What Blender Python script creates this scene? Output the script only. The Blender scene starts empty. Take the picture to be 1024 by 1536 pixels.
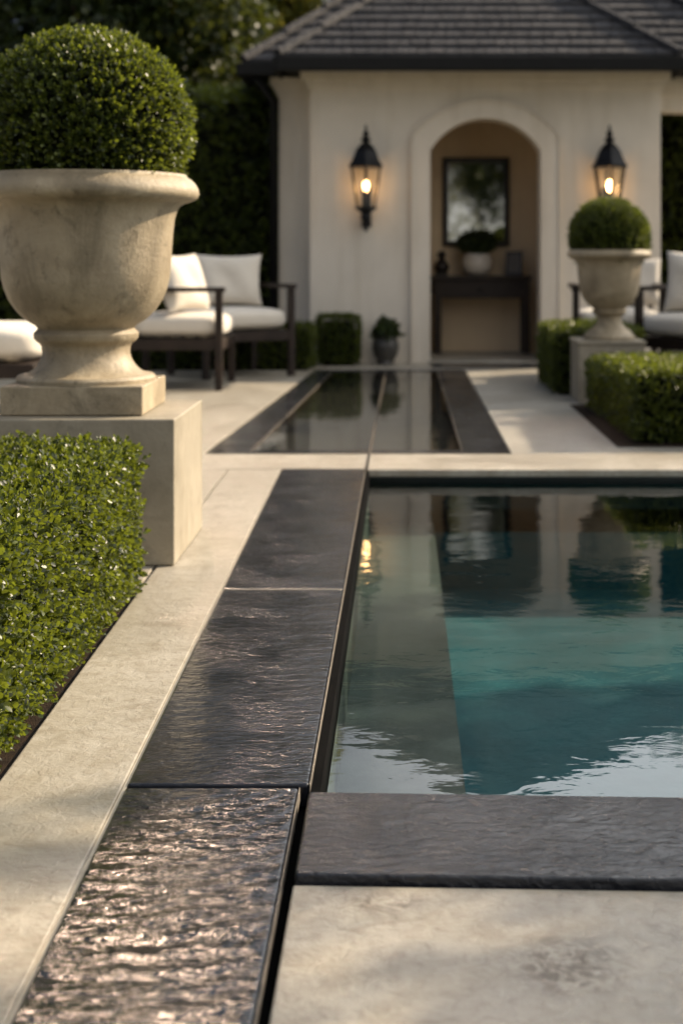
import bpy, bmesh, math, random
import numpy as np
from mathutils import Vector, Matrix
R = math.radians
S = bpy.context.scene
COL = S.collection
rng = np.random.default_rng(7)
random.seed(7)

# ------------------------------------------------------------------ camera, light, sky
cam_d = bpy.data.cameras.new('camera'); cam = bpy.data.objects.new('camera', cam_d); COL.objects.link(cam)
S.camera = cam
cam.location = (0, 0, 1.0); cam.rotation_euler = (R(90), 0, 0)
cam_d.sensor_fit = 'HORIZONTAL'; cam_d.sensor_width = 36.0
cam_d.lens = 2200 / 1024 * 36
cam_d.shift_x = -91 / 1024; cam_d.shift_y = -383 / 1024
cam_d.clip_start = 0.05; cam_d.clip_end = 2000
cam_d.dof.use_dof = True; cam_d.dof.focus_distance = 3.15; cam_d.dof.aperture_fstop = 4.8

SUN_AZ, SUN_EL = 61.0, 31.0          # degrees clockwise from +Y, above the horizon
sd = Vector((math.sin(R(SUN_AZ)) * math.cos(R(SUN_EL)), math.cos(R(SUN_AZ)) * math.cos(R(SUN_EL)), math.sin(R(SUN_EL))))
ld = bpy.data.lights.new('sun', 'SUN'); ld.energy = 5.0; ld.angle = R(0.6); ld.color = (1.0, 0.82, 0.60)
lo = bpy.data.objects.new('sun', ld); COL.objects.link(lo); lo.rotation_euler = sd.to_track_quat('Z', 'Y').to_euler(); lo.location = (8, 6, 9)

w = bpy.data.worlds.new('World'); S.world = w; w.use_nodes = True
wt = w.node_tree; wt.nodes.clear()
def wn(t, **k):
    n = wt.nodes.new(t)
    for a, b in k.items(): setattr(n, a, b)
    return n
wo = wn('ShaderNodeOutputWorld'); wb = wn('ShaderNodeBackground'); sky = wn('ShaderNodeTexSky')
sky.sky_type = 'NISHITA'; sky.sun_disc = False; sky.sun_elevation = R(SUN_EL); sky.sun_rotation = R(SUN_AZ)
sky.air_density = 1.3; sky.dust_density = 2.5; sky.ozone_density = 1.0
tc = wn('ShaderNodeTexCoord')
cn = wn('ShaderNodeTexNoise'); cn.inputs['Scale'].default_value = 2.6; cn.inputs['Detail'].default_value = 6; cn.inputs['Roughness'].default_value = .55
cm = wn('ShaderNodeMapping'); cm.inputs['Scale'].default_value = (1, 1, 2.6)
wt.links.new(tc.outputs['Generated'], cm.inputs['Vector']); wt.links.new(cm.outputs['Vector'], cn.inputs['Vector'])
cr = wn('ShaderNodeValToRGB'); cr.color_ramp.elements[0].position = .22; cr.color_ramp.elements[1].position = .46
wt.links.new(cn.outputs['Fac'], cr.inputs['Fac'])
mixc = wn('ShaderNodeMix', data_type='RGBA'); 
cd_ = wn('ShaderNodeVectorMath', operation='DOT_PRODUCT'); cd_.inputs[1].default_value = (.45, .86, .25)   # cloud is brighter towards the sun
wt.links.new(tc.outputs['Generated'], cd_.inputs[0])
cdr = wn('ShaderNodeMapRange'); cdr.inputs['From Min'].default_value = -.3; cdr.inputs['From Max'].default_value = .95
wt.links.new(cd_.outputs['Value'], cdr.inputs['Value'])
cdm = wn('ShaderNodeMix', data_type='RGBA'); cdm.inputs['A'].default_value = (7.6, 7.4, 7.1, 1); cdm.inputs['B'].default_value = (12.5, 12.7, 13.0, 1)
sx_ = wn('ShaderNodeSeparateXYZ'); wt.links.new(tc.outputs['Generated'], sx_.inputs[0])
sxr = wn('ShaderNodeMapRange', interpolation_type='SMOOTHSTEP'); sxr.inputs['From Min'].default_value = -.13; sxr.inputs['From Max'].default_value = .10     # unseen left sky dimmed to darken the slate's reflections and the fill
wt.links.new(sx_.outputs['X'], sxr.inputs['Value'])
wt.links.new(cdr.outputs['Result'], cdm.inputs['Factor']); cdl = wn('ShaderNodeMix', data_type='RGBA'); cdl.inputs['A'].default_value = (1.5, 1.75, 2.3, 1)
wt.links.new(sxr.outputs['Result'], cdl.inputs['Factor']); wt.links.new(cdm.outputs['Result'], cdl.inputs['B']); wt.links.new(cdl.outputs['Result'], mixc.inputs['B'])
wt.links.new(cr.outputs['Color'], mixc.inputs['Factor']); wt.links.new(sky.outputs['Color'], mixc.inputs['A'])
# added gold hot spot in the unseen sky, there to glare on the slate
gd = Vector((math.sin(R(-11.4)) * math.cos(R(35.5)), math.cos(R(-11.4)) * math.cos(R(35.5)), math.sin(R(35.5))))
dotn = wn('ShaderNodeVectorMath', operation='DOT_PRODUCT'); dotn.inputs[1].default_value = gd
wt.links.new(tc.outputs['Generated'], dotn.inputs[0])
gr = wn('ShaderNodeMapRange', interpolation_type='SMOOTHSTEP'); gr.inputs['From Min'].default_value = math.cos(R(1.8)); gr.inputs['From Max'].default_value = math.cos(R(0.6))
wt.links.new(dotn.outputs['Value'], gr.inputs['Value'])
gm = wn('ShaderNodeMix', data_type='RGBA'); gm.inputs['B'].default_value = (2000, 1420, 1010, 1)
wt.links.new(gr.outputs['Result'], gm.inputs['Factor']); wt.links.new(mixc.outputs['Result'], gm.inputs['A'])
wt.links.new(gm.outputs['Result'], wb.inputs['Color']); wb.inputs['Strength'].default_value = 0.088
wt.links.new(wb.outputs['Background'], wo.inputs['Surface'])

S.view_settings.view_transform = 'Standard'; S.view_settings.look = 'None'
S.view_settings.exposure = 0.86; S.view_settings.gamma = 1.0
S.render.engine = 'CYCLES'
S.cycles.use_denoising = True
S.cycles.max_bounces = 10; S.cycles.transparent_max_bounces = 12
S.cycles.sample_clamp_indirect = 6.0
S.cycles.caustics_reflective = False; S.cycles.caustics_refractive = False

# ------------------------------------------------------------------ materials
class NT:
    def __init__(s, name):
        s.m = bpy.data.materials.new(name); s.m.use_nodes = True; s.t = s.m.node_tree; s.t.nodes.clear()
        s.out = s.n('ShaderNodeOutputMaterial'); s.tc = s.n('ShaderNodeTexCoord')
    def n(s, t, **k):
        n = s.t.nodes.new(t)
        for a, b in k.items():
            setattr(n, a, b)
        return n
    def l(s, a, b): s.t.links.new(a, b)
    def map(s, scale, src='Object', rot=(0, 0, 0), loc=(0, 0, 0)):
        m = s.n('ShaderNodeMapping'); m.inputs['Scale'].default_value = scale; m.inputs['Rotation'].default_value = rot; m.inputs['Location'].default_value = loc
        s.l(s.tc.outputs[src], m.inputs['Vector']); return m.outputs['Vector']
    def noise(s, vec, scale, detail=4, rough=.55, dist=0.0):
        n = s.n('ShaderNodeTexNoise'); n.inputs['Scale'].default_value = scale; n.inputs['Detail'].default_value = detail
        n.inputs['Roughness'].default_value = rough; n.inputs['Distortion'].default_value = dist
        if vec is not None: s.l(vec, n.inputs['Vector'])
        return n.outputs['Fac']
    def ramp(s, fac, stops):
        r = s.n('ShaderNodeValToRGB'); e = r.color_ramp.elements
        while len(e) < len(stops): e.new(.5)
        for i, (p, c) in enumerate(stops):
            e[i].position = p; e[i].color = (*c, 1) if len(c) == 3 else c
        s.l(fac, r.inputs['Fac']); return r.outputs['Color']
    def mix(s, fac, a, b, blend='MIX'):
        m = s.n('ShaderNodeMix', data_type='RGBA', blend_type=blend)
        for v, k in ((fac, 'Factor'), (a, 'A'), (b, 'B')):
            if isinstance(v, (int, float)): m.inputs[k].default_value = v
            elif isinstance(v, tuple): m.inputs[k].default_value = (*v, 1)
            else: s.l(v, m.inputs[k])
        return m.outputs['Result']
    def rng(s, v, a, b, c, d):
        m = s.n('ShaderNodeMapRange')
        for k, q in (('From Min', a), ('From Max', b), ('To Min', c), ('To Max', d)): m.inputs[k].default_value = q
        s.l(v, m.inputs['Value']); return m.outputs['Result']
    def bump(s, h, dist, strength=1.0, normal=None):
        b = s.n('ShaderNodeBump'); b.inputs['Distance'].default_value = dist; b.inputs['Strength'].default_value = strength
        s.l(h, b.inputs['Height'])
        if normal is not None: s.l(normal, b.inputs['Normal'])
        return b.outputs['Normal']
    def bsdf(s, color, rough=.6, normal=None, spec=.5, metallic=0, **kw):
        p = s.n('ShaderNodeBsdfPrincipled')
        for v, k in ((color, 'Base Color'), (rough, 'Roughness'), (spec, 'Specular IOR Level'), (metallic, 'Metallic')):
            if isinstance(v, tuple): p.inputs[k].default_value = (*v, 1)
            elif isinstance(v, (int, float)): p.inputs[k].default_value = v
            else: s.l(v, p.inputs[k])
        for k, v in kw.items():
            k = k.replace('_', ' ').title()
            if isinstance(v, tuple): p.inputs[k].default_value = (*v, 1)
            elif isinstance(v, (int, float)): p.inputs[k].default_value = v
            else: s.l(v, p.inputs[k])
        if normal is not None: s.l(normal, p.inputs['Normal'])
        return p.outputs['BSDF']
    def schlick(s, f0, nrm=None):
        g = s.n('ShaderNodeNewGeometry'); d = s.n('ShaderNodeVectorMath', operation='DOT_PRODUCT'); s.l(g.outputs['Incoming'], d.inputs[0])
        s.l(nrm if nrm is not None else g.outputs['Normal'], d.inputs[1])
        a = s.n('ShaderNodeMath', operation='ABSOLUTE'); s.l(d.outputs['Value'], a.inputs[0])
        b = s.n('ShaderNodeMath', operation='SUBTRACT', use_clamp=True); b.inputs[0].default_value = 1; s.l(a.outputs[0], b.inputs[1])
        p = s.n('ShaderNodeMath', operation='POWER'); s.l(b.outputs[0], p.inputs[0]); p.inputs[1].default_value = 5
        return s.rng(p.outputs[0], 0, 1, f0, 1)
    def done(s, sh): s.l(sh, s.out.inputs['Surface']); return s.m

def stone_mat(name, c0, c1, c2, rough=(.45, .7), grain=60, bd=.0015, scale=2.2, stain=0.0):
    t = NT(name); v = t.map((1, 1, 1))
    a = t.noise(v, scale, 8, .62, .4); b = t.noise(v, grain, 5, .7); c = t.noise(v, scale * 4.3, 6, .6, 1.2)
    col = t.ramp(a, [(.30, c0), (.5, c1), (.72, c2)])
    col = t.mix(t.rng(c, .35, .75, 0, .45), col, tuple(x * .74 for x in c1))
    col = t.mix(t.rng(b, .55, .8, 0, .35), col, tuple(x * .55 for x in c0))
    if stain:
        v2 = t.map((1, 1, .45)); e = t.noise(v2, 3.1, 7, .65, .8)
        col = t.mix(t.rng(e, .50, .70, 0, stain), col, (c0[0] * .42, c0[1] * .42, c0[2] * .36))
        e2 = t.noise(v, 13, 6, .7, .5); col = t.mix(t.rng(e2, .56, .72, 0, stain), col, (c0[0] * .4, c0[1] * .4, c0[2] * .36))
        e3 = t.noise(v, 6, 5, .6, .3); col = t.mix(t.rng(e3, .54, .7, 0, stain * .5), col, tuple(min(1, x * 1.35) for x in c2))
    h = t.n('ShaderNodeMath', operation='ADD'); t.l(b, h.inputs[0]); t.l(c, h.inputs[1])
    nrm = t.bump(h.outputs[0], bd)
    return t.done(t.bsdf(col, t.rng(a, .3, .7, rough[1], rough[0]), nrm, .45))

def deck_mat(name, tint=(1, 1, 1), rough=(.28, .5)):
    """honed limestone: pale, faintly clouded, with shell marks and pin pits"""
    t = NT(name); v = t.map((1, 1, 1))
    a = t.noise(v, 1.7, 8, .6, .5); c = t.noise(v, 9, 8, .68, .8); b = t.noise(v, 85, 4, .7); d = t.noise(t.map((1, 1.0, 1), loc=(3, 7, 1)), 3.4, 5, .6, 2.2)
    k = lambda q: tuple(x * y for x, y in zip(q, tint))
    col = t.ramp(a, [(.28, k((.275, .246, .198))), (.5, k((.36, .328, .27))), (.75, k((.44, .405, .34)))])
    col = t.mix(t.rng(c, .43, .70, 0, .9), col, k((.27, .235, .175)))
    f = t.noise(v, 36, 6, .7, .6); col = t.mix(t.rng(f, .48, .70, 0, .8), col, k((.24, .205, .155)))
    col = t.mix(t.rng(d, .60, .70, 0, .65), col, k((.22, .185, .135)))
    col = t.mix(t.rng(b, .58, .74, 0, .5), col, k((.22, .19, .145)))
    n1 = t.bump(f, .0035); n2 = t.bump(b, .0012, 1, n1)
    return t.done(t.bsdf(col, t.rng(a, .3, .7, rough[0], rough[1]), n2, .5))

def marked_mat():
    m = deck_mat('limestone_marked'); t = m.node_tree; p = next(n for n in t.nodes if n.type == 'BSDF_PRINCIPLED')
    t_ = NT.__new__(NT); t_.m = m; t_.t = t; t_.tc = next(n for n in t.nodes if n.type == 'TEX_COORD')
    src = p.inputs['Base Color'].links[0].from_socket; col = src
    for x, y, sx, sy, k in ((.232, 2.066, .10, .12, .85), (-.03, 2.265,   .08, .05, .7), (.42, 2.17, .07, .06, .25), (-.10, 2.02, .05, .05, .15)):
        v = t_.map((1 / sx, 1 / sy, 1), loc=(-x / sx, -y / sy, 0))
        gr = t_.n('ShaderNodeTexGradient', gradient_type='SPHERICAL'); t_.l(v, gr.inputs['Vector'])
        nz_ = t_.noise(t_.map((1, 1, 1), loc=(x * 9, y * 5, 0)), 30, 6, .68, 1.6)
        q = t_.n('ShaderNodeMath', operation='MULTIPLY'); t_.l(t_.rng(gr.outputs['Fac'], 0, .6, 0, 1), q.inputs[0]); t_.l(t_.rng(nz_, .43, .58, 0, k), q.inputs[1])
        col = t_.mix(q.outputs[0], col, (.075, .056, .038))
    t_.l(col, p.inputs['Base Color']); return m

def slate_mat(name, wet=.2, lift=1.0, rings=None, sc=1.0):
    """riven dark slate: cleft ripples running across the slab, a thin film of water on it"""
    t = NT(name)
    v = t.map((.75, 1.7, 1)); v2 = t.map((.8, 1.7, 1), rot=(0, 0, .2)); v3 = t.map((1, 1, 1))
    a = t.noise(v, 7.5 * sc, 3, .5, .7); b = t.noise(v2, 21 * sc, 4, .55, 1.0); c = t.noise(v3, 80, 3, .6); d = t.noise(v3, 3.0, 6, .6, .6); e = t.noise(v3, 4.2, 3, .5, .5)
    col = t.ramp(d, [(.3, (.008, .009, .012)), (.55, (.014, .0155, .020)), (.78, (.028, .030, .036))])
    col = t.mix(t.rng(c, .58, .8, 0, .5), col, (.045, .045, .048))
    bm = t.n('ShaderNodeMath', operation='MULTIPLY'); t.l(b, bm.inputs[0]); t.l(t.rng(e, .35, .65, .35, 1.25), bm.inputs[1])
    n1 = t.bump(a, .015 * lift); n2 = t.bump(bm.outputs[0], .009 * lift, 1, n1); n3 = t.bump(c, .0010 * lift, 1, n2)
    if rings:       # water running off in ripples around one spot
        wv = t.n('ShaderNodeTexWave', wave_type='RINGS', rings_direction='SPHERICAL'); t.l(t.map((1.25, 1, 1), loc=(-rings[0] * 1.25, -rings[1], 0)), wv.inputs['Vector'])
        wv.inputs['Scale'].default_value = rings[2]; wv.inputs['Distortion'].default_value = 4.5; wv.inputs['Detail'].default_value = 3; wv.inputs['Detail Scale'].default_value = 2.2
        n3 = t.bump(wv.outputs['Fac'], rings[3], 1, n3)
    ro = t.rng(t.noise(v3, 5.5, 5, .6), .35, .7, wet, wet + .17)
    sh = t.bsdf(col, ro, n3, .32, coat_weight=.3, coat_roughness=.05)
    t.l(n3, sh.node.inputs['Coat Normal'])
    return t.done(sh)

def water_mat(name, tint, big, fine, stretch=(1, 1.5, 1), fres=.02):
    """clear water: Fresnel between the mirrored surroundings and what lies below"""
    t = NT(name)
    v = t.map(stretch)
    a = t.noise(v, 1.5, 2, .45, .3); b = t.noise(v, 7.5, 3, .5, .5); c = t.noise(v, 24, 2, .5)
    n1 = t.bump(a, big); n2 = t.bump(b, fine, 1, n1); n3 = t.bump(c, fine * .12, 1, n2)
    fr = t.schlick(fres, n3)
    tr = t.n('ShaderNodeBsdfTransparent'); tr.inputs['Color'].default_value = (*tint, 1)
    gl = t.n('ShaderNodeBsdfGlossy'); gl.inputs['Roughness'].default_value = .015; t.l(n3, gl.inputs['Normal'])
    mx = t.n('ShaderNodeMixShader'); t.l(fr, mx.inputs[0]); t.l(tr.outputs[0], mx.inputs[1]); t.l(gl.outputs[0], mx.inputs[2])
    return t.done(mx.outputs[0])

def leaf_mat(name, dark, mid, light, rough=.34, trans=.35, spec=.5, tl=(.30, .36, .03)):
    t = NT(name); g = t.n('ShaderNodeNewGeometry')
    col = t.ramp(g.outputs['Random Per Island'], [(0, dark), (.55, mid), (.93, light)])
    big = t.noise(t.map((1, 1, 1)), 5, 3, .5)
    col = t.mix(t.rng(big, .35, .7, 0, .4), col, tuple(x * .6 for x in dark))
    p = t.bsdf(col, rough, None, spec)
    tr = t.n('ShaderNodeBsdfTranslucent'); tcx = t.mix(.55, col, tl); t.l(tcx, tr.inputs['Color'])
    mx = t.n('ShaderNodeMixShader'); mx.inputs[0].default_value = trans; t.l(p, mx.inputs[1]); t.l(tr.outputs[0], mx.inputs[2])
    return t.done(mx.outputs[0])

def plain(name, c, rough=.6, spec=.5, metallic=0, var=.25, scale=12, bump=0.0):
    t = NT(name); v = t.map((1, 1, 1)); a = t.noise(v, scale, 5, .6)
    col = t.mix(t.rng(a, .3, .7, 0, 1), tuple(x * (1 - var) for x in c), tuple(min(1, x * (1 + var)) for x in c))
    n = t.bump(t.noise(v, scale * 6, 4), bump) if bump else None
    return t.done(t.bsdf(col, rough, n, spec, metallic))

def emis(name, c, s):
    t = NT(name); e = t.n('ShaderNodeEmission'); e.inputs['Color'].default_value = (*c, 1); e.inputs['Strength'].default_value = s
    return t.done(e.outputs[0])

def glass_mat(name):
    t = NT(name); fr = t.schlick(.045)
    tr = t.n('ShaderNodeBsdfTransparent'); tr.inputs['Color'].default_value = (.93, .91, .86, 1)
    gl = t.n('ShaderNodeBsdfGlossy'); gl.inputs['Roughness'].default_value = .04
    mx = t.n('ShaderNodeMixShader'); t.l(fr, mx.inputs[0]); t.l(tr.outputs[0], mx.inputs[1]); t.l(gl.outputs[0], mx.inputs[2])
    return t.done(mx.outputs[0])

def stucco_mat(name, c, bd=.004):
    t = NT(name); v = t.map((1, 1, 1)); a = t.noise(v, 1.3, 6, .6, .4); s = t.noise(t.map((3.2, 3.2, .35)), 2.0, 6, .6); b = t.noise(v, 70, 5, .65)
    col = t.ramp(a, [(.3, tuple(x * .86 for x in c)), (.7, c)])
    col = t.mix(t.rng(s, .48, .76, 0, .4), col, tuple(x * y for x, y in zip(c, (.66, .62, .55))))
    return t.done(t.bsdf(col, .85, t.bump(b, bd), .2))

def fabric_mat(name, c):
    t = NT(name); v = t.map((1, 1, 1)); a = t.noise(v, 6, 4); wv = t.noise(t.map((1, 1, 1)), 260, 2)
    col = t.mix(t.rng(a, .3, .7, 0, .35), c, tuple(x * .84 for x in c))
    nb = t.bump(a, .012); nb = t.bump(wv, .0012, 1, nb)
    return t.done(t.bsdf(col, .9, nb, .15, sheen_weight=.25))

def mirror_mat(name):
    t = NT(name); g = t.n('ShaderNodeBsdfGlossy'); g.inputs['Color'].default_value = (.36, .36, .33, 1); g.inputs['Roughness'].default_value = .03
    return t.done(g.outputs[0])

M = dict(marked=marked_mat(),
    deck=deck_mat('limestone'),
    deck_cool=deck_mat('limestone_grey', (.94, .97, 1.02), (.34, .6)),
    slate=slate_mat('riven_slate', .10, .19, None, 2.0), slate_wet=slate_mat('running_wet_slate', .03, .25, (-.40, 2.85, 5.6, .0011), 2.2), slate_dry=slate_mat('riven_slate_coping', .27, .5, None, 3.2), slate_far=slate_mat('slate_border', .12, .25),
    cast=stone_mat('cast_stone', (.20, .155, .095), (.34, .275, .18), (.45, .375, .262), (.40, .62), 70, .0032, 3.4, .8),
    pedestal=stone_mat('pedestal_stone', (.25, .215, .155), (.31, .27, .20), (.37, .325, .25), (.5, .7), 90, .0016, 2.4, .4),
    stucco=stucco_mat('stucco', (.76, .685, .58)), trim=stucco_mat('trim_stone', (.74, .67, .57), .0012),
    alcove=stucco_mat('warm_lit_plaster', (.76, .60, .41), .001),  # warm light inside the alcove is put into this plaster colour
    roof=None, iron=plain('black_iron', (.012, .012, .013), .42, .5, .6), wood=plain('dark_timber', (.022, .014, .010), .5, .3, 0, .35, 9, .001),
    gutter=plain('painted_gutter', (.006, .006, .006), .6, .2), soil=plain('bark_soil', (.035, .022, .013), .95, .2, 0, .5, 40, .02),
    fabric=fabric_mat('cream_canvas', (.68, .62, .53)), fabric_grey=fabric_mat('stone_canvas', (.58, .53, .46)),
    leaf=leaf_mat('boxwood_leaf', (.005, .013, .003), (.024, .042, .006), (.145, .175, .024), .40, .36, .5, (.36, .42, .03)),
    leaf_in=plain('boxwood_twigs', (.010, .012, .005), .95, .1, 0, .4, 30),
    leaf_far=leaf_mat('tree_leaf', (.010, .020, .005), (.022, .038, .009), (.05, .07, .016), .45, .22, .35, (.20, .22, .03)),
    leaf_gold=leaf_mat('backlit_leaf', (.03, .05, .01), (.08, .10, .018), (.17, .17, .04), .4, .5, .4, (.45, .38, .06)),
    bark=plain('bark', (.06, .042, .028), .9, .2, 0, .4, 14, .02),
    pool=None, water=water_mat('pool_water', (.80, .92, .90), .0034, .0007, fres=.11), water2=water_mat('channel_water', (.75, .74, .70),   .0016, .0006, fres=.30),
    tile=plain('waterline_tile', (.012, .016, .017), .3), glass=glass_mat('lantern_glass'),
    bulb=emis('bulb_glow', (1.0, .56, .22), 20), mirror=mirror_mat('mirror_glass'), pot=plain('glazed_white_pot', (.55, .50, .44), .35, .5, 0, .1, 6),
    pot_dark=plain('dark_glazed_pot', (.05, .046, .04), .4, .5, 0, .4, 8), bronze=plain('dark_bronze', (.02, .015, .012), .35, .5, .5),
    page=plain('dim_print', (.09, .075, .06), .5), wick=plain('candle_sleeve', (.35, .28, .2), .6), steel=plain('brushed_strip', (.055, .045, .034), .6, .3, .2, .2, 30),
    grass=plain('lawn', (.03, .05, .012), .9, .2, 0, .5, 20), mortar=plain('dark_bed', (.004, .004, .004), 1.0, .03),
    rim=plain('worn_rim_highlight', (.15, .13, .105), .6, .3, 0, .5, 60),
    joint=plain('pale_joint', (.42, .37, .29), .7, .3, 0, .15, 20),
)
def roof_mat():
    t = NT('shake_roof'); g = t.n('ShaderNodeNewGeometry'); v = t.map((1, 1, 1))
    col = t.ramp(g.outputs['Random Per Island'], [(0, (.021, .021, .025)), (.5, (.031, .031, .035)), (1, (.046, .044, .047))])
    a = t.noise(t.map((9, 1.5, 1.5)), 3, 6, .65)
    col = t.mix(t.rng(a, .45, .75, 0, .6), col, (.04, .037, .037))
    return t.done(t.bsdf(col, .7, t.bump(a, .02), .3))
M['roof'] = roof_mat()
def pool_mat():
    t = NT('teal_plaster'); v = t.map((1, 1, 1)); a = t.noise(v, 2.4, 6, .6, .6); b = t.noise(v, 30, 4)
    col = t.ramp(a, [(.3, (.012, .058, .072)), (.6, (.021, .096, .115)), (.8, (.04, .15, .165))])
    return t.done(t.bsdf(col, .7, t.bump(b, .003), .2))
M['pool'] = pool_mat()
M['ledge'] = stone_mat('ledge_stone', (.034, .038, .030), (.052, .058, .047), (.085, .094, .075), (.6, .8), 50, .001, 4.5)
M['moss'] = plain('mossy_stone', (.10, .11, .06), .9)

# ------------------------------------------------------------------ object helpers
def tag(o, label=None, cat=None, group=None, kind=None):
    if label: o['label'] = label
    if cat: o['category'] = cat
    if group: o['group'] = group
    if kind: o['kind'] = kind
    return o

def thing(name, label, cat, loc=(0, 0, 0), rz=0.0, group=None):
    o = bpy.data.objects.new(name, None); COL.objects.link(o); o.location = loc; o.rotation_euler = (0, 0, rz); o.empty_display_size = .1
    return tag(o, label, cat, group)

def link_mesh(name, me, mats, parent=None, smooth=False, bevel=0.0, seg=2, auto=None):
    for m in (mats if isinstance(mats, (list, tuple)) else [mats]): me.materials.append(m)
    o = bpy.data.objects.new(name, me); COL.objects.link(o)
    if parent: o.parent = parent
    if smooth:
        me.polygons.foreach_set('use_smooth', np.ones(len(me.polygons), bool))
        if auto: me.set_sharp_from_angle(angle=R(auto))
    if bevel:
        b = o.modifiers.new('bevel', 'BEVEL'); b.width = bevel; b.segments = seg; b.limit_method = 'ANGLE'; b.angle_limit = R(40); b.harden_normals = False
    return o

class MB:
    """collects shapes into one mesh"""
    def __init__(s): s.v = []; s.f = []
    def add(s, vs, fs):
        k = len(s.v); s.v += [tuple(x) for x in vs]; s.f += [tuple(i + k for i in f) for f in fs]; return s
    def box(s, x0, x1, y0, y1, z0, z1):
        return s.add([(x0, y0, z0), (x1, y0, z0), (x1, y1, z0), (x0, y1, z0), (x0, y0, z1), (x1, y0, z1), (x1, y1, z1), (x0, y1, z1)],
                     [(3, 2, 1, 0), (4, 5, 6, 7), (0, 1, 5, 4), (1, 2, 6, 5), (2, 3, 7, 6), (3, 0, 4, 7)])
    def hexa(s, bot, top):      # 4 bottom corners ccw, 4 top corners
        return s.add(list(bot) + list(top), [(3, 2, 1, 0), (4, 5, 6, 7), (0, 1, 5, 4), (1, 2, 6, 5), (2, 3, 7, 6), (3, 0, 4, 7)])
    def slab(s, quad, z0, z1):  # quad = 4 (x,y) ccw
        return s.hexa([(x, y, z0) for x, y in quad], [(x, y, z1) for x, y in quad])
    def lathe(s, prof, n=48, c=(0, 0, 0), cap0=True, cap1=True, phase=0):
        vs = []; fs = []
        for r, z in prof:
            for i in range(n):
                a = 2 * math.pi * i / n + phase; vs.append((c[0] + r * math.cos(a), c[1] + r * math.sin(a), c[2] + z))
        for j in range(len(prof) - 1):
            for i in range(n):
                i2 = (i + 1) % n; fs.append((j * n + i, j * n + i2, (j + 1) * n + i2, (j + 1) * n + i))
        if cap0: fs.append(tuple(range(n - 1, -1, -1)))
        if cap1: fs.append(tuple((len(prof) - 1) * n + i for i in range(n)))
        return s.add(vs, fs)
    def tube(s, pts, rad, n=8, cap=True):
        pts = [Vector(p) for p in pts]; vs = []; fs = []
        for k, p in enumerate(pts):
            d = (pts[min(k + 1, len(pts) - 1)] - pts[max(k - 1, 0)]).normalized()
            u = d.orthogonal().normalized() if k == 0 else (u - d * u.dot(d)).normalized()
            v = d.cross(u); r = rad[k] if isinstance(rad, (list, tuple)) else rad
            for i in range(n):
                a = 2 * math.pi * i / n; vs.append(p + (u * math.cos(a) + v * math.sin(a)) * r)
        for k in range(len(pts) - 1):
            for i in range(n):
                i2 = (i + 1) % n; fs.append((k * n + i, k * n + i2, (k + 1) * n + i2, (k + 1) * n + i))
        if cap: fs += [tuple(range(n - 1, -1, -1)), tuple((len(pts) - 1) * n + i for i in range(n))]
        return s.add(vs, fs)
    def build(s, name, mat, parent=None, **k):
        me = bpy.data.meshes.new(name); me.from_pydata(s.v, [], s.f); me.update()
        return link_mesh(name, me, mat, parent, **k)

def copy_tree(o, parent=None):
    c = o.copy(); COL.objects.link(c)
    if parent: c.parent = parent
    for ch in list(o.children): copy_tree(ch, c)
    return c

# ---- foliage -------------------------------------------------------
LV = np.array([(0, 0, 0), (-.30, .30, .07), (.30, .30, .07), (-.30, .66, .05), (.30, .66, .05), (0, 1, -.04), (0, .32, 0), (0, .68, .0)], float)
LF = [(0, 6, 1), (0, 2, 6), (6, 7, 3, 1), (6, 2, 4, 7), (7, 5, 3), (7, 4, 5)]
SV = np.array([(0, 0, 0), (-.3, .5, .08), (.3, .5, .08), (0, 1, 0), ], float)
SF = [(0, 2, 3, 1)]
def nz(a): return a / np.maximum(np.linalg.norm(a, axis=1, keepdims=True), 1e-9)

def leaves(pos, axis, nrm, size, T=LV, F=LF):
    """one leaf per row: base pos, direction axis, face normal nrm"""
    ax = nz(axis); sx = nz(np.cross(ax, nrm)); nn = np.cross(sx, ax)
    k = len(T); n = len(pos)
    v = (pos[:, None, :] + size[:, None, None] * (T[None, :, 0:1] * sx[:, None, :] + T[None, :, 1:2] * ax[:, None, :] + T[None, :, 2:3] * nn[:, None, :])).reshape(-1, 3)
    li = np.concatenate([np.array(f) for f in F]); tot = np.array([len(f) for f in F])
    loops = (li[None, :] + (np.arange(n) * k)[:, None]).ravel(); tots = np.tile(tot, n)
    return v, loops, tots

def fast_mesh(name, chunks, matidx=None):
    V = []; L = []; T = []; MI = []; off = 0
    for i, (v, l, t) in enumerate(chunks):
        V.append(v); L.append(l + off); T.append(t); off += len(v); MI.append(np.full(len(t), matidx[i] if matidx else 0))
    V = np.concatenate(V); L = np.concatenate(L).astype(np.int32); T = np.concatenate(T).astype(np.int32); MI = np.concatenate(MI).astype(np.int32)
    me = bpy.data.meshes.new(name)
    me.vertices.add(len(V)); me.vertices.foreach_set('co', V.ravel().astype(np.float32))
    me.loops.add(len(L)); me.loops.foreach_set('vertex_index', L)
    me.polygons.add(len(T)); st = np.concatenate([[0], np.cumsum(T)[:-1]]).astype(np.int32)
    me.polygons.foreach_set('loop_start', st)
    try: me.polygons.foreach_set('loop_total', T)
    except Exception: pass
    me.polygons.foreach_set('material_index', MI)
    me.update(calc_edges=True); me.validate()
    return me

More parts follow.
